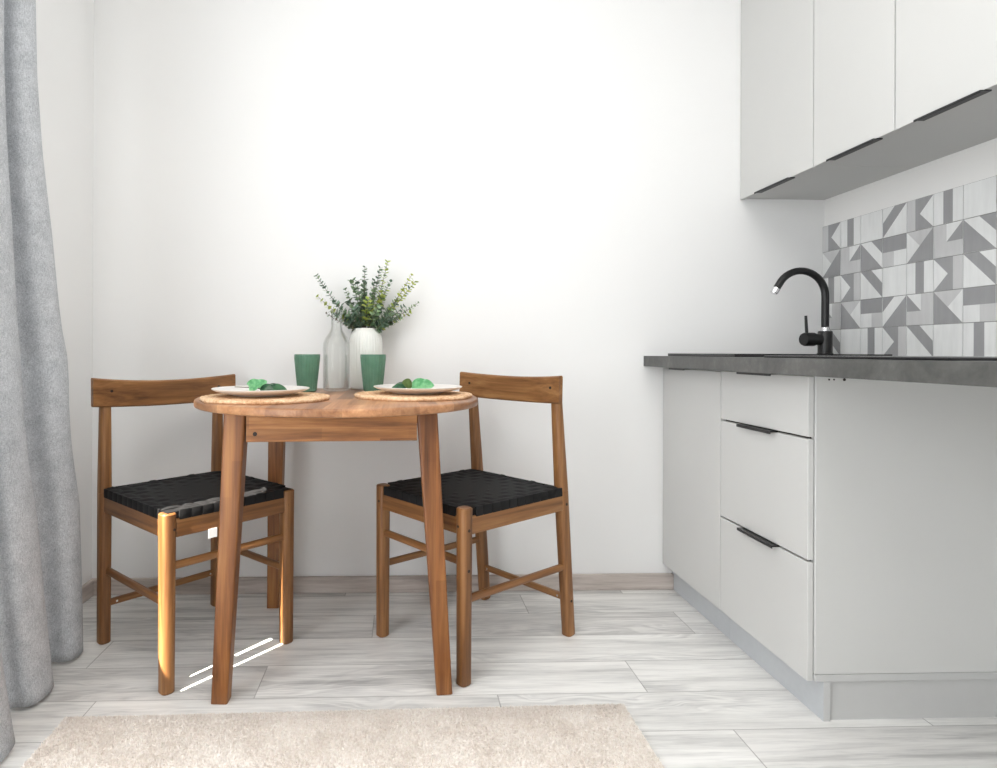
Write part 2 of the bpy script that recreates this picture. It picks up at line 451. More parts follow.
# hob
hb = thing('hob', 'thin black glass hob lying flat on the grey worktop', 'hob', (.945, 1.03, ZC))
build('glass_plate', B(0, .51, 0, .55, .0003, .006, bev=.002), M['black_gloss'], hb)
for cx, cy, r in ((.14, .15, .075), (.37, .15, .09), (.14, .40, .09), (.37, .40, .075)):
    bm = bmesh.new(); lathe(bm, [(r, .0061), (r+.0015, .0062), (r+.003, .0061)], 48, c=(cx, cy, 0))
    build('cooking_zone', bm, M['cab_edge'], hb)

# faucet
FX, FY = 1.4655, 2.09
fa = thing('faucet', 'matt black gooseneck kitchen tap standing behind the sink', 'faucet', (FX+.003, FY, ZC+.0085))
bm = bmesh.new(); lathe(bm, [(0, -.0082), (.0235, -.0082), (.0235, .0003), (0, .0003)], 32)
build('base_flange', bm, M['chrome'], fa, smooth=40, label='thin chrome flange')
bm = bmesh.new(); lathe(bm, [(0, .0003), (.0245, .0003), (.0245, .004), (.0225, .005), (.0225, .078), (.0205, .081), (0, .081)], 32)
build('body', bm, M['black'], fa, smooth=40)
bm = bmesh.new(); lathe(bm, [(0, .0802), (.0135, .0802), (.0135, .093), (.0125, .094), (0, .094)], 32)
build('collar', bm, M['chrome'], fa, smooth=40, label='chrome ring between body and spout')
pts = [(0, 0, .09), (0, 0, .13), (0, 0, .17), (0, 0, .203)]
R = .087
for k in range(1, 19):
    a = k/18*math.radians(152)
    pts.append((-R+R*math.cos(a), 0, .203+R*math.sin(a)))
e = Vector(pts[-1]); dr = (Vector(pts[-1])-Vector(pts[-2])).normalized()
bm = bmesh.new(); tube(bm, pts+[tuple(e+dr*.020)], .0120, 20)
build('spout', bm, M['black'], fa, smooth=40)
bm = bmesh.new(); tube(bm, [e+dr*.019, e+dr*.037], .0130, 20); tube(bm, [e+dr*.036, e+dr*.039], .0105, 20)
build('aerator', bm, M['chrome'], fa, smooth=40, label='chrome nozzle tip')
bm = bmesh.new(); tube(bm, [(-.018, 0, .052), (-.040, 0, .052)], .0195, 24)
build('lever_base', bm, M['black'], fa, smooth=40)
bm = bmesh.new(); tube(bm, [(-.0395, 0, .052), (-.043, 0, .052)], .0185, 24)
build('lever_ring', bm, M['chrome'], fa, smooth=40, label='thin chrome ring on the lever')
bm = bmesh.new(); tube(bm, [(-.042, 0, .052), (-.074, -.004, .052), (-.080, -.005, .052)], [.0235, .0235, .021], 24)
knob = build('lever_knob', bm, M['black'], fa, smooth=40)
bm = bmesh.new(); tube(bm, [(-.068, -.004, .066), (-.070, -.004, .10), (-.072, -.004, .134)], [.0052, .0048, .0044], 12)
build('lever', bm, M['black'], knob, smooth=40)

# ------------------------------------------------------------------ tile backsplash
T = .0961; ZTT = 1.3408
Rf = lambda *p: list(p)
P = {}
L_, M_, D_ = 1, 2, 3
P['plain'] = [(L_, [(0, 0), (1, 0), (1, 1), (0, 1)])]
P['mid'] = [(M_, [(0, 0), (1, 0), (1, 1), (0, 1)])]
P['stripe'] = [(L_, [(0, 0), (.34, 0), (.34, 1), (0, 1)]), (D_, [(.34, 0), (.66, 0), (.66, 1), (.34, 1)]), (L_, [(.66, 0), (1, 0), (1, 1), (.66, 1)])]
P['arrowL'] = [(M_, [(0, 0), (.33, 0), (.33, 1), (0, 1)]), (D_, [(.33, 0), (1, 0), (.5, .5), (1, 1), (.33, 1)]), (L_, [(1, 0), (1, 1), (.5, .5)])]
P['bandR'] = [(L_, [(0, 1), (0, .5), (.5, 1)]), (D_, [(0, 0), (1, 1), (.5, 1), (0, .5)]), (L_, [(0, 0), (1, 0), (1, 1)])]
P['hour'] = [(M_, [(0, 1), (.5, .5), (1, 1)]), (L_, [(0, 0), (.5, .5), (0, 1)]), (D_, [(0, 0), (1, 0), (1, 1)])]
P['peak'] = [(L_, [(.45, 1), (.45, .45), (1, 1)]), (D_, [(.45, .45), (1, .45), (1, 1)]), (M_, [(0, 0), (1, 0), (1, .45), (.45, .45), (.45, 1), (0, 1)])]
P['corner'] = [(D_, [(0, 0), (1, 0), (0, 1)]), (L_, [(0, 1), (1, 0), (1, .5), (.5, 1)]), (D_, [(.5, 1), (1, .5), (1, 1)])]
P['slab'] = [(D_, [(0, .5), (1, .5), (1, 1), (0, 1)]), (L_, [(0, 0), (.52, 0), (.52, .5), (0, .5)]), (M_, [(.52, 0), (1, 0), (1, .5), (.52, .5)])]
def mir(k): P[k+'_m'] = [(c, [(1-x, y) for x, y in poly]) for c, poly in P[k]]
for k in list(P): mir(k)
rows = [
 ['arrowL', 'stripe', 'plain', 'bandR', 'arrowL', 'stripe', 'plain', 'bandR', 'arrowL', 'stripe'],
 ['hour', 'peak', 'corner', 'slab_m', 'hour', 'peak', 'corner', 'slab_m', 'hour', 'peak'],
 ['stripe', 'arrowL_m', 'bandR_m', 'plain', 'stripe', 'arrowL_m', 'bandR_m', 'plain', 'stripe', 'arrowL_m'],
 ['peak_m', 'hour_m', 'slab', 'corner_m', 'peak_m', 'hour_m', 'slab', 'corner_m', 'peak_m', 'hour_m'],
 ['bandR_m', 'plain', 'stripe', 'arrowL_m', 'bandR_m', 'plain', 'stripe', 'arrowL_m', 'bandR_m', 'plain']]
bm = bmesh.new()
zb = ZC+.0008
box(bm, W-.006, W-.0003, D-10*T, D-.0005, zb, ZTT, mi=0)
g = .0011; xf = W-.0078
for r, row in enumerate(rows):
    for c, k in enumerate(row):
        ya, zt = D-.0005-c*T, ZTT-r*T
        for ci, poly in P[k]:
            vs = []
            for u, v in poly:
                uu = min(max(u*T, g), T-g); vv = max(min(v*T, T-g), g)
                vs.append(bm.verts.new((xf, ya-uu, max(zt-T+vv, zb))))
            try: fc = bm.faces.new(vs); fc.material_index = ci
            except ValueError: pass
        ya0, ya1, z0, z1 = ya-g, ya-T+g, max(zt-T+g, zb), zt-g
        for a, b in (((ya0, z0), (ya1, z0)), ((ya1, z0), (ya1, z1)), ((ya1, z1), (ya0, z1)), ((ya0, z1), (ya0, z0))):
            fc = bm.faces.new([bm.verts.new(q) for q in ((xf, *a), (xf, *b), (W-.005, *b), (W-.005, *a))]); fc.material_index = 1
build('tile_backsplash', bm, [M['grout'], M['t_light'], M['t_mid'], M['t_dark']],
      label='grey and white geometric patterned tile backsplash on the right wall above the worktop', cat='backsplash')

# ------------------------------------------------------------------ wall cabinets
XU, ZU, ZUT = 1.245, 1.4415, 2.35
def wall_cab(y0, y1, doors, label):
    o = thing('wall_cabinet', label, 'cabinet', (XU+.018, y0, ZU), group='grey handleless wall cabinets above the tiles')
    build('carcass', B(.001, W-.001-XU-.018, .0005, y1-y0-.0005, 0, ZUT-ZU, bev=.0008, seg=1), M['cab'], o)
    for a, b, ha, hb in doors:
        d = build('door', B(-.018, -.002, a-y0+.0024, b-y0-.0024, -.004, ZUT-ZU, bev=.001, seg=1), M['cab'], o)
        if a > y0+.01: build('seam_shade_strip', B(-.0025, -.0002, a-y0-.004, a-y0+.004, .0, ZUT-ZU-.001), M['recess_gap_shade'], o, label='dark strip standing in for shade between the doors')  # added dark strip, paints the shade of the gap between doors
        bm = bmesh.new()
        box(bm, -.0195, -.004, ha-y0, hb-y0, -.0075, -.0042, bev=.0005, seg=1)
        box(bm, -.031, -.0185, ha-y0, hb-y0, -.0075, -.0055, bev=.0005, seg=1)
        box(bm, -.031, -.0295, ha-y0, hb-y0, -.0115, -.0055, bev=.0006, seg=1)
        build('handle', bm, M['black'], d, label='slim black edge pull')
    return o
wall_cab(1.829, D, [(1.829, D, 1.935, 2.122)], 'narrow grey wall cabinet with one door, against the white back wall')
wall_cab(1.207, 1.829, [(1.518, 1.829, 1.573, 1.753), (1.207, 1.518, 1.273, 1.4455)], 'wide grey wall cabinet with two doors, nearest the camera')

# ------------------------------------------------------------------ chairs
def make_chair(loc, rz, depth, lean, label, tags, hl=.213, drop=0, rise=.010, fat=0, shift=0):
    t = thing('dining_chair', label, 'chair', loc, rz, 'wooden dining chairs with black woven seats')
    hw = .18; yf = .2; yr = .2-depth
    ly = lambda z: yr+lean*z/.80
    def dot(name, p, nrm, r, par):
        p = Vector(p); nrm = Vector(nrm); bm = bmesh.new(); tube(bm, [p-nrm*.002, p+nrm*.0008], r, 12)
        build(name, bm, M['recess_gap_shade'], par, label='dark round screw recess')
    for s in (-1, 1):
        bm = bmesh.new(); fo = shift if s > 0 else 0; bar(bm, (s*hw+fo, yf, 0), (s*hw+fo, yf, .463-drop*.4), .033+fat, .036+fat, .037+fat, .038+fat, power=3, n=24, rnd_end=.003)
        lg = build('leg', bm, M['wood_z'], t, smooth=35)
        dot('screw_cap', (s*(hw+.018), yf, .405), (s, 0, 0), .0042, lg)
        dot('screw_cap', (s*(hw+.0175), yf, .30), (s, 0, 0), .0042, lg)
        dot('screw_cap', (s*(hw-.004), yf+.0187, .415), (0, 1, 0), .0036, lg)
        bm = bmesh.new(); bar(bm, (s*hw+fo, yr, 0), (s*hw+fo, ly(.45), .45), .034, .038, .036, .040, power=3, n=24, rnd_end=.003)
        bar(bm, (s*hw+fo, ly(.449), .449), (s*hw+fo, ly(.775), .775-drop), .036, .040, .030, .026, power=3, n=24)
        lg = build('leg', bm, M['wood_z'], t, smooth=35)
        dot('screw_cap', (s*(hw+.018), ly(.41), .41), (s, 0, 0), .0042, lg)
        dot('screw_cap', (s*(hw+.0172), ly(.11), .11), (s, 0, 0), .0042, lg)
        build('seat_rail', B(s*hw-.011+s*.004, s*hw+.011+s*.004, ly(.42)+.012, yf-.012, .392, .440, bev=.003), M['wood_y'], t)
        bm = bmesh.new(); bar(bm, (s*hw, ly(.215)+.008, .215), (s*hw, yf-.008, .22), .018, .020, power=3, n=16)
        build('stretcher', bm, M['wood_y'], t, smooth=35)
    build('seat_rail', B(-hw+.012, hw-.012, yf-.009, yf+.013, .392, .440, bev=.003), M['wood_x'], t)
    build('seat_rail', B(-hw+.012, hw-.012, ly(.42)-.011, ly(.42)+.011, .392, .440, bev=.003), M['wood_x'], t)
    bm = bmesh.new(); bar(bm, (-hw+.008, yf, .318), (hw-.008, yf, .318), .018, .020, xdir=(0, 1, 0), power=3, n=16); build('stretcher', bm, M['wood_x'], t, smooth=35)
    bm = bmesh.new(); bar(bm, (-hw+.008, ly(.115), .115), (hw-.008, ly(.115), .115), .018, .020, xdir=(0, 1, 0), power=3, n=16)
    st = build('stretcher', bm, M['wood_x'], t, smooth=35)
    for s in (-1, 1):
        p = Vector((s*(hw-.028), ly(.115)+.0095, .116)); bm = bmesh.new(); tube(bm, [p-Vector((0, .002, 0)), p+Vector((0, .0008, 0))], .003, 10)
        build('screw_cap', bm, M['chrome'], st, label='small bright screw head')
    # backrest: a board bowed backwards, ends rising slightly
    N = 28; secs = []; zb0, zb1 = .712-drop, .792-drop
    for i in range(N+1):
        x = -hl+2*hl*i/N; q = (x/hl)**2
        y = ly(.75)+.022-.030*(1-q); dz = rise*q
        th = .018; ztop = zb1+dz*.9; zbot = zb0+dz*.6
        e_ = .004
        ring = [(x, y-th/2+e_, zbot), (x, y+th/2-e_, zbot), (x, y+th/2, zbot+e_), (x, y+th/2-.002, ztop-e_), (x, y+th/2-e_-.002, ztop),
                (x, y-th/2+e_-.002, ztop), (x, y-th/2-.002, ztop-e_), (x, y-th/2, zbot+e_)]
        secs.append([Vector(v) for v in ring])
    bm = sweep(bmesh.new(), secs)
    bk = build('backrest', bm, M['wood_x'], t, smooth=35)
    for s in (-1, 1):
        x = s*(hw-.006); q = (x/hl)**2; zd = .758-drop+rise*q*.8
        dot('screw_cap', (x, ly(.75)+.022-.030*(1-q)+.0088, zd), (0, 1, 0), .0042, bk)
    # woven seat
    bm = bmesh.new()
    x0, x1 = -hw-.012, hw+.012; y0, y1 = ly(.45)+.012, yf+.012
    nx, ny = 12, 12; cx, cy = (x1-x0)/nx, (y1-y0)/ny
    box(bm, x0+.002, x1-.002, y0+.002, y1-.002, .4405, .4585)
    K = 4
    for i in range(nx):
        for j in range(ny):
            if j == ny-1 and i in (0, nx-1): continue            # notch round the front leg tops
            over = ((i+j) % 4) < 2
            xa, ya = x0+i*cx, y0+j*cy
            if over: ph = ((i+j) % 4)/2.0
            else: ph = (((i+j) % 4)-2)/2.0
            grid = []
            for a in range(K+1):
                rw = []
                for b in range(K+1):
                    u, v = a/K, b/K
                    along = (u if over else v); acr = (v if over else u)
                    tt = ph+along/2
                    if not over: tt = ph+along/2
                    z = .4590+.0052*math.sin(PI*min(max(tt, 0), 1))*(1-abs(2*acr-1)**6*.6)
                    sag = .006*(1-(2*(xa+u*cx-x0)/(x1-x0)-1)**2)*(1-(2*(ya+v*cy-y0)/(y1-y0)-1)**2)
                    ins = .0010
                    uu = ins+u*(cx-2*ins) if not over else u*cx
                    vv = ins+v*(cy-2*ins) if over else v*cy
                    rw.append(bm.verts.new((xa+uu, ya+vv, z-sag)))
                grid.append(rw)
            for a in range(K):
                for b in range(K): bm.faces.new((grid[a][b], grid[a+1][b], grid[a+1][b+1], grid[a][b+1]))
    for i in range(nx):                                            # straps folding over the rails
        xa = x0+i*cx
        fr = (i not in (0, nx-1))
        if fr: box(bm, xa+.0005, xa+cx-.0005, y1-.006, y1+.0025, .4365, .4622, bev=.0012)
        box(bm, xa+.0005, xa+cx-.0005, y0-.0025, y0+.006, .4365, .4622, bev=.0012)
    for j in range(ny-1):
        ya = y0+j*cy
        if j == ny-2: ye = ya+cy-.006
        else: ye = ya+cy
        for xx in (x0, x1): box(bm, xx-.0035, xx+.0035, ya+.0005, ye-.0005, .4365, .4622, bev=.0012)
    st = build('seat', bm, M['webbing'], t, smooth=40, label='black woven webbing seat')
    for (a, b, c, d_, e1, f1) in tags:
        build('care_tag', B(a, b, c, d_, e1, f1), M['paper'], t, label='small white paper tag under the seat')
    return t

def pose(front_mid, fwd):
    n = math.hypot(*fwd); fx, fy = fwd[0]/n, fwd[1]/n
    return (front_mid[0]-.2*fx, front_mid[1]-.2*fy, 0), math.atan2(-fx, fy)
lc, lr = pose((-.4715, 1.7245), (.723, -.691))
make_chair(lc, lr, .401, .004, 'wooden dining chair with black woven seat on the left, beside the curtain', [(.055, .080, .2135, .2142, .370, .395), (-.03, .0, .18, .181, .373, .393)], hl=.230, drop=.016, rise=.016, fat=.002, shift=.006)
rc, rr = pose((.051, 1.7475), (-.788, -.6155))
make_chair(rc, rr, .446, .070, 'wooden dining chair with black woven seat to the right of the table', [])

# ------------------------------------------------------------------ table
tb = thing('dining_table', 'round wooden table standing against the white back wall between two chairs', 'table', (-.185, 1.822, 0))
TX, TY, TZ, TR = -.185, 1.822, .738, .405
bm = bmesh.new()
lathe(bm, [(0, .7165), (TR-.006, .7165), (TR-.0015, .7185), (TR, .722), (TR, .7325), (TR-.0015, .736), (TR-.005, TZ), (0, TZ)], 128)
build('table_top', bm, M['top'], tb, smooth=40)
feet = [((-.450, 1.549), (-.421, 1.575)), ((.108, 1.574), (.062, 1.603)), ((-.438, 2.116), (-.424, 2.098)), ((.120, 2.126), (.086, 2.09))]
for (fx, fy), (tx, ty) in feet:
    bm = bmesh.new(); bar(bm, (fx-TX, fy-TY, 0), (tx-TX, ty-TY, .7163), .041, .041, .054, .054, power=9, n=32, rnd_end=.0)
    build('leg', bm, M['table_leg'], tb, smooth=30)
tops = [Vector((a[1][0]-TX, a[1][1]-TY, 0)) for a in feet]
def apron(i, j, mat):
    a, b = tops[i], tops[j]; dv = (b-a).normalized(); out = Vector((dv.y, -dv.x, 0))
    if out.dot((a+b)/2) < 0: out = -out
    off = out*.012; p, q = a+dv*.027+off, b-dv*.027+off
    bm = bmesh.new(); bar(bm, p+Vector((0, 0, .679)), q+Vector((0, 0, .679)), .075, .02, xdir=(0, 0, 1), power=14, n=32)
    ap = build('apron', bm, mat, tb, smooth=30)
    c = p+dv*.022+out*.0102+Vector((0, 0, .662)); bm = bmesh.new(); tube(bm, [c-out*.002, c+out*.0006], .0055, 12)
    build('screw_cap', bm, M['recess_gap_shade'], ap, label='dark round screw recess')
apron(0, 1, M['apron_x']); apron(2, 3, M['apron_x']); apron(0, 2, M['apron_y']); apron(1, 3, M['apron_y'])

# ------------------------------------------------------------------ table ware
def placemat(x, y, r, rz, label):
    bm = bmesh.new(); NR, NA = 64, 260; rr = random.Random(int(x*1000))
    ph = [rr.random()*6 for _ in range(6)]
    edge = lambda a: r*(1+.010*math.sin(7*a+ph[0])+.007*math.sin(13*a+ph[1])+.004*math.sin(31*a+ph[2]))
    rings = []
    for i in range(NR+1):
        q = i/NR; ring = []
        for k in range(NA):
            a = 2*PI*k/NA; row = q*13; ri = int(row)
            h = .0085+.0030*abs(math.sin(PI*row))*(.65+.35*math.sin(a*(18+ri*8)+ri*2))
            if i == NR: h = .0062
            ring.append(bm.verts.new((math.cos(a)*edge(a)*max(q, .004), math.sin(a)*edge(a)*max(q, .004), h)))
        rings.append(ring)
    ring = []
    for k in range(NA):
        a = 2*PI*k/NA; ring.append(bm.verts.new((math.cos(a)*edge(a)*.985, math.sin(a)*edge(a)*.985, .0004)))
    rings.append(ring)
    for a, b in zip(rings, rings[1:]):
        for k in range(NA): bm.faces.new((a[k], a[(k+1) % NA], b[(k+1) % NA], b[k]))
    bm.faces.new(rings[0]); bm.faces.new(rings[-1][::-1])
    o = build('placemat', bm, M['mat'], smooth=180, label=label, cat='placemat', group='round woven placemats')
    o.location = (x, y, TZ); o.rotation_euler = (0, 0, rz)
    return o
ML, MR = (-.372, 1.690), (.030, 1.795)
placemat(*ML, .172, .3, 'round woven natural placemat on the left side of the table top')
placemat(*MR, .172, 1.3, 'round woven natural placemat on the right side of the table top')
def plate(x, y, label):
    bm = bmesh.new()
    prof = [(0, 0), (.070, 0), (.074, .001), (.076, .003), (.095, .0065), (.118, .0125), (.128, .0175), (.1295, .0195), (.128, .0205), (.124, .0200), (.110, .0150), (.092, .0100), (.075, .0075), (0, .0072)]
    lathe(bm, prof, 96)
    o = build('plate', bm, M['plate'], smooth=50, label=label, cat='plate', group='pale dinner plates')
    o.location = (x, y, TZ+.0118); return o
PL, PR = (-.386, 1.690), (.043, 1.795)
plate(*PL, 'pale dinner plate on the left woven placemat')
plate(*PR, 'pale dinner plate on the right woven placemat')

def leaf_mesh(bm, base, direction, up, L, Wd, curl=.15, fold=.15, mi=0, n=6):
    d = Vector(direction).normalized(); u = Vector(up); u = (u-d*u.dot(d)).normalized(); s = d.cross(u)
    base = Vector(base); prev = None
    for i in range(n+1):
        t = i/n; w = Wd/2*math.sin(PI*(t**.85))**.7 if 0 < t < 1 else .0003
        c = base+d*(L*t)+u*(curl*L*math.sin(PI*t*.5)*t)
        row = [bm.verts.new(c-s*w+u*fold*w), bm.verts.new(c), bm.verts.new(c+s*w+u*fold*w)]
        if prev:
            for k in range(2):
                f_ = bm.faces.new((prev[k], prev[k+1], row[k+1], row[k])); f_.material_index = mi
        prev = row

def garnish(x, y, spec, label):
    o = thing('leaf_garnish', label, 'leaf decoration', (x, y, TZ+.0118+.0102), group='leaf decorations on the plates')
    for (dx, dy, dz, dirx, diry, dirz, L, Wd, m_, curl) in spec:
        bm = bmesh.new(); leaf_mesh(bm, (dx, dy, dz), (dirx, diry, dirz), (0, -.8, .6), L*1.0, Wd*1.0, curl, .35, n=10)
        bmesh.ops.solidify(bm, geom=list(bm.faces), thickness=.0006)
        build('leaf', bm, M[m_], o, smooth=60)
    bm = bmesh.new(); tube(bm, [(-.085 if x < -.2 else -.04, .01, .012), (-.03, .006, .010), (.01, 0, .004)], .0012, 6)
    build('twig', bm, M['stem'], o)
garnish(-.376, 1.69, [
    (-.042, -.005, .004, .8, -.1, .45, .045, .036, 'leaf_mint', .1), (-.018, .01, .014, -.8, -.2, .15, .034, .034, 'leaf_mint', .1),
    (-.030, .02, .010, .6, .5, .3, .035, .030, 'leaf_mint', .2), (-.012, -.01, .006, 1, -.1, .12, .045, .028, 'leaf_green', -.1),
    (.012, 0, .008, 1, .1, .02, .046, .028, 'leaf_green', -.15), (.005, .01, .008, .8, .5, .12, .04, .026, 'leaf_d', -.1),
    (.0, -.015, .004, .8, -.5, .05, .038, .024, 'leaf_d', .1)],
    'sprig of mint and dark green leaves lying on the left plate')
garnish(.030, 1.80, [
    (-.008, 0, .006, 1, .05, .22, .055, .040, 'leaf_mint', .1), (.02, -.01, .012, 1, -.2, .1, .040, .036, 'leaf_mint', -.2),
    (.03, .005, .016, 1, .1, -.08, .028, .028, 'leaf_green', -.2), (-.004, .0, .008, -.8, -.2, .35, .034, .034, 'leaf_olive', .1),
    (-.012, -.01, .006, -.5, .5, .3, .030, .028, 'leaf_olive', .1), (-.018, .0, .010, -1, .1, -.05, .042, .026, 'leaf_d', -.1),
    (-.02, -.01, .007, -1, -.3, .0, .045, .022, 'leaf_green', -.1)],
    'sprig of mint and olive green leaves lying on the right plate')

def cup(x, y, label):
    bm = bmesh.new(); NR = 24
    outer = lambda a, r, z: r*(1+.045*abs(math.cos(a*NR/2))-.022) if .004 < z < .112 and r > .028 else r
    prof = [(0, .0005), (.028, .0005), (.030, .003), (.031, .006)]+[(.031+(.0425-.031)*t, .006+.115*t) for t in [i/10 for i in range(1, 11)]]
    prof += [(.0420, .1225), (.0405, .1215)]+[(.0405-(.0405-.029)*t, .1215-.1115*t) for t in [i/6 for i in range(1, 7)]]+[(0, .0095)]
    cnt = [0]
    n_out = 14
    rings_n = len(prof)
    lathe(bm, prof[:n_out], 180, rad=outer)
    lathe(bm, prof[n_out-1:], 180)
    bmesh.ops.remove_doubles(bm, verts=bm.verts, dist=.0004)
    o = build('tumbler', bm, M['green'], smooth=60, label=label, cat='glass', group='green ribbed glass tumblers')
    o.location = (x, y, TZ); return o
cup(-.315, 2.03, 'green ribbed glass tumbler behind the left plate, left of the clear bottle')
cup(-.099, 2.03, 'green ribbed glass tumbler in front of the white vase')

# carafe
bm = bmesh.new()
def fac(a, r, z): return r*(1+.018*abs(math.cos(a*7))) if .01 < z < .20 else r
po = [(0, .001), (.036, .001), (.0425, .004), (.0445, .010), (.0445, .08), (.0445, .145), (.043, .160), (.036, .178), (.027, .190), (.0205, .202), (.018, .215), (.0175, .240), (.0185, .256), (.0205, .262), (.0205, .268), (.0175, .270)]
pi_ = [(.0175, .270), (.016, .262), (.0150, .240), (.0155, .214), (.018, .200), (.0245, .188), (.0335, .176), (.0405, .159), (.042, .145), (.042, .08), (.042, .012), (.036, .008), (0, .008)]
lathe(bm, po, 80, rad=fac); lathe(bm, pi_, 80)
o = build('glass_bottle', bm, M['clear'], smooth=60, label='clear empty glass bottle with a narrow neck between the tumblers', cat='bottle'); o.location = (-.222, 2.055, TZ)

# vase
VX, VY = -.131, 2.152
bm = bmesh.new()
def rib(a, r, z): return r*(1-.028*abs(math.sin(a*17))**1.5) if .012 < z < .198 else r
po = [(0, .0006), (.046, .0006), (.050, .003), (.0525, .010), (.055, .04), (.0575, .08), (.0585, .12), (.0585, .155), (.0565, .178), (.052, .193), (.0455, .201), (.0425, .205), (.0425, .211), (.040, .213)]
pi_ = [(.040, .213), (.038, .209), (.0385, .203), (.046, .190), (.051, .17), (.052, .12), (.047, .02), (0, .012)]
lathe(bm, po, 204, rad=rib); lathe(bm, pi_, 204)
bmesh.ops.remove_doubles(bm, verts=bm.verts, dist=.0003)
o = build('vase', bm, M['vase'], smooth=50, label='white ribbed ceramic vase holding the eucalyptus stems', cat='vase'); o.location = (VX, VY, TZ)

# eucalyptus
eu = thing('eucalyptus_bouquet', 'bunch of small-leaved eucalyptus stems standing in the white ribbed vase', 'plant', (VX, VY, TZ))
rl = random.Random(11)
def sprig(tip, mats_, lsz=.0115, bow=.02, dens=.0095, start=.16, tipmat=None):
    mouth = Vector((rl.uniform(-.022, .022)*1.0, rl.uniform(-.015, .015), .205))
    mouth.x = max(-.030, min(.030, tip[0]*.18+rl.uniform(-.008, .008)))
    foot = Vector((mouth.x*.2, mouth.y*.2, .15)); tipv = Vector(tip)
    pts = []
    mid = (mouth+tipv)/2+Vector((rl.uniform(-.006, .006), rl.uniform(-.006, .006), bow))
    n = 14
    for i in range(n+1):
        t = i/n; pts.append(mouth*(1-t)**2+mid*2*t*(1-t)+tipv*t*t)
    bm = bmesh.new(); tube(bm, [foot]+pts, [.0016]+[.0015-.0009*i/n for i in range(n+1)], 6)
    st_ = build('sprig', bm, M['stem'], eu)
    L = sum((b-a).length for a, b in zip(pts, pts[1:])); cntp = int(L/dens)
    bm = bmesh.new(); ang = rl.uniform(0, 6)
    for k in range(cntp):
        t = (k+.5)/cntp
        if t < start*.4: continue
        fi = t*n; i = min(int(fi), n-1); p = pts[i].lerp(pts[i+1], fi-i); dv = (pts[i+1]-pts[i]).normalized()
        ax = Vector((1, 0, 0)) if abs(dv.x) < .8 else Vector((0, 1, 0)); u = (ax-dv*ax.dot(dv)).normalized(); v = dv.cross(u)
        ang += PI/2+rl.uniform(-.3, .3)
        sz = lsz*1.8*(1.1-.42*t)*rl.uniform(.8, 1.2)
        for s in (0, PI):
            o_ = u*math.cos(ang+s)+v*math.sin(ang+s); dd = (o_+dv*rl.uniform(.25, .8)).normalized()
            mi = 0 if rl.random() < .75 else 1
            if tipmat is not None and t > .55: mi = 1 if rl.random() < .85 else 0
            leaf_mesh(bm, p+o_*.001, dd, dv, sz, sz*.95, rl.uniform(-.2, .3), rl.uniform(0, .3), mi, n=4)
    build('leaves', bm, [M[mats_[0]], M[mats_[1]]], st_)
Z0 = -TZ
def q(x, z, dy=0): return (x-VX, dy, z+Z0)
main = [
 (q(-.303, 1.135, -.01), ('leaf_d', 'leaf_m'), .010), (q(-.298, 1.062, -.02), ('leaf_d', 'leaf_y'), .0115), (q(-.272, 1.005, .01), ('stem', 'leaf_m'), .006),
 (q(-.135, 1.168, 0), ('leaf_d', 'leaf_m'), .0095), (q(-.055, 1.185, -.01), ('leaf_m', 'leaf_y'), .0105), (q(-.082, 1.168, .01), ('leaf_d', 'leaf_m'), .0105),
 (q(.030, 1.140, -.02), ('leaf_m', 'leaf_y'), .0095), (q(.042, 1.118, 0), ('leaf_d', 'leaf_y'), .0105), (q(.055, 1.045, .01), ('leaf_m', 'leaf_d'), .007),
 (q(-.180, 1.120, 0), ('leaf_m', 'leaf_d'), .012), (q(-.160, 1.115, -.03), ('leaf_d', 'leaf_m'), .013), (q(-.140, 1.11, .02), ('leaf_m', 'leaf_d'), .012),
 (q(-.100, 1.085, -.04), ('leaf_y', 'leaf_m'), .012), (q(-.060, 1.085, -.03), ('leaf_m', 'leaf_y'), .013), (q(-.195, 1.05, .02), ('leaf_d', 'leaf_m'), .011),
 (q(-.225, 1.035, -.03), ('leaf_d', 'leaf_m'), .013), (q(-.190, 1.00, -.04), ('leaf_d', 'leaf_m'), .013), (q(.005, 1.03, -.02), ('leaf_d', 'leaf_m'), .013),
 (q(-.020, 1.055, .0), ('leaf_m', 'leaf_d'), .012), (q(-.035, 1.01, -.045), ('leaf_d', 'leaf_m'), .013), (q(-.120, 1.05, -.055), ('leaf_m', 'leaf_y'), .013),
 (q(-.145, 1.07, .03), ('leaf_d', 'leaf_m'), .012), (q(-.165, 1.02, -.05), ('leaf_d', 'leaf_d'), .012), (q(-.070, 1.03, .02), ('leaf_d', 'leaf_m'), .012), (q(-.085, 1.02, -.06), ('leaf_m', 'leaf_d'), .012),
 (q(-.100, 1.12, 0), ('leaf_d', 'leaf_m'), .010), (q(-.245, 1.005, .0), ('leaf_m', 'leaf_d'), .011), (q(-.215, .985, -.03), ('leaf_d', 'leaf_m'), .012),
 (q(-.010, .99, -.02), ('leaf_d', 'leaf_m'), .012), (q(.025, 1.01, .01), ('leaf_m', 'leaf_y'), .010), (q(-.045, 1.12, .02), ('leaf_m', 'leaf_d'), .011), (q(-.205, 1.09, .01), ('leaf_m', 'leaf_d'), .009),
]
for tip, mm, sz in main:
    sprig(tip, mm, sz, bow=rl.uniform(.0, .02)-abs(tip[0])*.12, tipmat=1 if 'leaf_y' in mm else None)

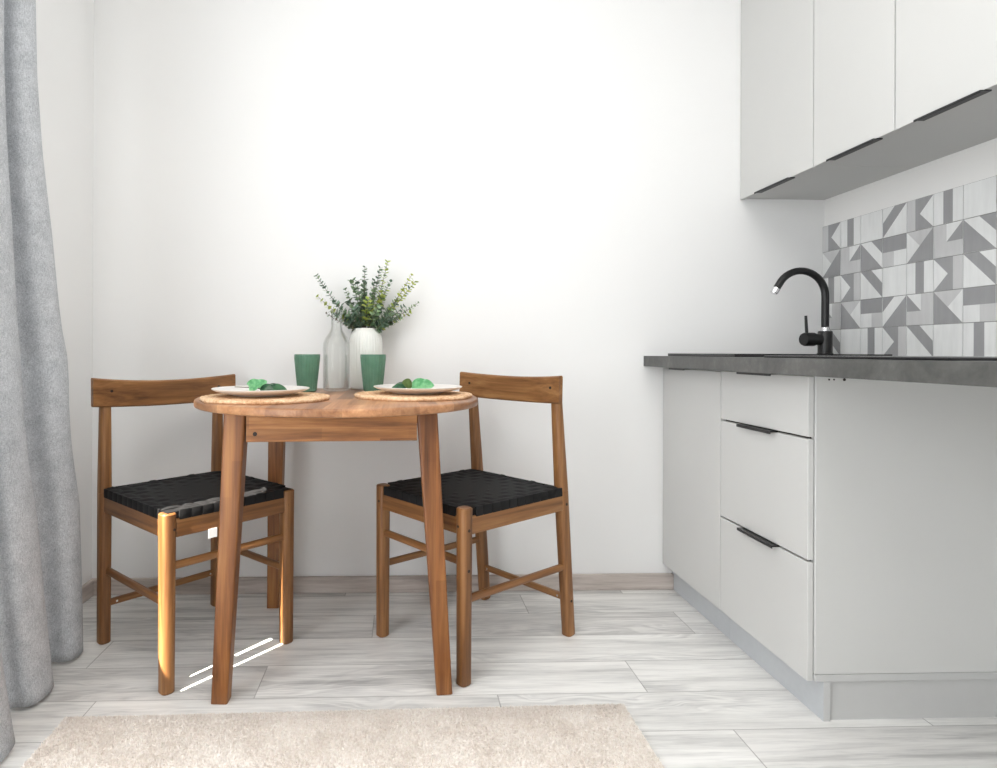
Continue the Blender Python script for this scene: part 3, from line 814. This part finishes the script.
# ------------------------------------------------------------------ curtain
def interp(tab, z):
    if z <= tab[0][0]: return tab[0][1]
    for (a, b), (c, d_) in zip(tab, tab[1:]):
        if z <= c: return b+(d_-b)*(z-a)/(c-a)
    return tab[-1][1]
ye = [(0, 1.812), (.144, 1.806), (.439, 1.786), (.60, 1.745), (.7315, 1.722), (.86, 1.715), (.926, 1.698), (1.181, 1.662), (1.3775, 1.626), (1.568, 1.607), (2.4, 1.590)]
yn = [(0, 1.24), (.5, 1.225), (.9, 1.212), (1.5, 1.20), (2.4, 1.19)]
NU, NV = 150, 110
verts = []; faces = []
for j in range(NV+1):
    z = .012+(2.46-.012)*j/NV
    a, b = interp(ye, z), interp(yn, z)
    k = z/2.46
    for i in range(NU+1):
        s = i/NU
        y = a+(b-a)*s
        amp = (.043-.012*k)*(1+.15*math.sin(5*s+1))
        # folds get tighter towards the top, drift slightly
        ph = 2*PI*(2.6*s+.36+.03*math.sin(3*z+4*s))
        x = -.968+.10*s*math.exp(-z/.5)+.010*s+amp*(-math.cos(ph))*1.0+.006*math.sin(9*s+2.2*z)
        x += .007*math.exp(-((z-.8)/.12)**2)*math.exp(-(s/.15)**2)
        y -= .019*math.sin(2*ph)*(1-.3*k)*min(1, s*14)
        verts.append((x, y, z))
for j in range(NV):
    for i in range(NU):
        p = j*(NU+1)+i; faces.append((p, p+1, p+NU+2, p+NU+1))
me = bpy.data.meshes.new('curtain'); me.from_pydata(verts, [], faces)
for p in me.polygons: p.use_smooth = True
o = link('curtain', me, M['curtain'], label='long grey linen curtain hanging in deep folds beside the left wall', cat='curtain')
md = o.modifiers.new('thickness', 'SOLIDIFY'); md.thickness = .003; md.offset = 0
rod = bmesh.new(); tube(rod, [(-.965, .3, 2.475), (-.965, 1.9, 2.475)], .012, 16)
for yy in (.5, 1.85): tube(rod, [(XL-.0, yy, 2.475), (-.965, yy, 2.475)], .008, 12)
build('curtain_rod', rod, M['black'], label='black curtain rod above the grey curtain', cat='curtain rod')

# ------------------------------------------------------------------ rug
rx0, rx1, ry0, ry1 = -.785, .548, .78, 1.478
rg = thing('rug', 'beige shaggy rectangular rug lying on the floor in front of the table', 'rug', ((rx0+rx1)/2, (ry0+ry1)/2, 0), .012)
hx_, hy_ = (rx1-rx0)/2, (ry1-ry0)/2
build('backing', B(-hx_, hx_, -hy_, hy_, .0005, .008, bev=.003), M['rug'], rg)
rr_ = random.Random(3); verts = []; faces = []
def blade(x, y, L, w, a, ln):
    dx, dy = math.cos(a), math.sin(a); c = len(verts)
    la = rr_.uniform(0, 2*PI); tx, ty = x+math.cos(la)*ln, y+math.sin(la)*ln
    verts.extend([(x-dx*w, y-dy*w, .006), (x+dx*w, y+dy*w, .006), ((x*.45+tx*.55)+dx*w*.9, (y*.45+ty*.55)+dy*w*.9, .006+L*.7), ((x*.45+tx*.55)-dx*w*.9, (y*.45+ty*.55)-dy*w*.9, .006+L*.7), (tx, ty, .006+L)])
    faces.append((c, c+1, c+2, c+3)); faces.append((c+3, c+2, c+4))
for _ in range(150000):
    x, y = rr_.uniform(-hx_+.002, hx_-.002), hy_-.002-(2*hy_-.004)*rr_.random()**1.6
    blade(x, y, rr_.uniform(.004, .008), rr_.uniform(.0007, .0013), rr_.uniform(0, PI), rr_.uniform(.001, .005))
me = bpy.data.meshes.new('pile'); me.from_pydata(verts, [], faces)
link('pile', me, M['rug'], rg, kind='stuff')

# ------------------------------------------------------------------ light
w = bpy.data.worlds.new('world'); bpy.context.scene.world = w; w.use_nodes = True
WS=.55; WC=(1,1,1,1)
bg = w.node_tree.nodes['Background']; bg.inputs[0].default_value = WC; bg.inputs[1].default_value = WS
sun = bpy.data.lights.new('sun', 'SUN'); sun.energy = 45; sun.angle = .006; sun.color = (1, .93, .82)
so = bpy.data.objects.new('sun', sun); C.objects.link(so)
sd = Vector((.643, .766, -1.10)).normalized(); so.rotation_euler = sd.to_track_quat('-Z', 'Y').to_euler()
def area(name, loc, tgt, sx, sy, e, col):
    l = bpy.data.lights.new(name, 'AREA'); l.shape = 'RECTANGLE'; l.size = sx; l.size_y = sy; l.energy = e; l.color = col
    o = bpy.data.objects.new(name, l); C.objects.link(o); o.location = loc
    o.rotation_euler = (Vector(tgt)-Vector(loc)).to_track_quat('-Z', 'Y').to_euler()
AY=.1; AZ=1.15; AW=1.7; AH=2.2; AE=43
area('window_daylight', (XL+.03, AY, AZ), (1.0, AY, AZ-.02), AW, AH, AE, (.93, .965, 1))
CE=30
area('overhead_fill', (.2, .3, 2.6), (.2, .3, 0), 1.7, 1.9, CE, (1, .98, .95))  # added soft fill from overhead, no real fitting behind it

sc = bpy.context.scene
sc.view_settings.view_transform = 'Standard'; sc.view_settings.look = 'None'; sc.view_settings.gamma = 1
sc.view_settings.exposure = 0; sc.view_settings.use_curve_mapping = False
sc.cycles.max_bounces = 10; sc.cycles.diffuse_bounces = 6
sc.cycles.use_denoising = True; sc.cycles.transparent_max_bounces = 24
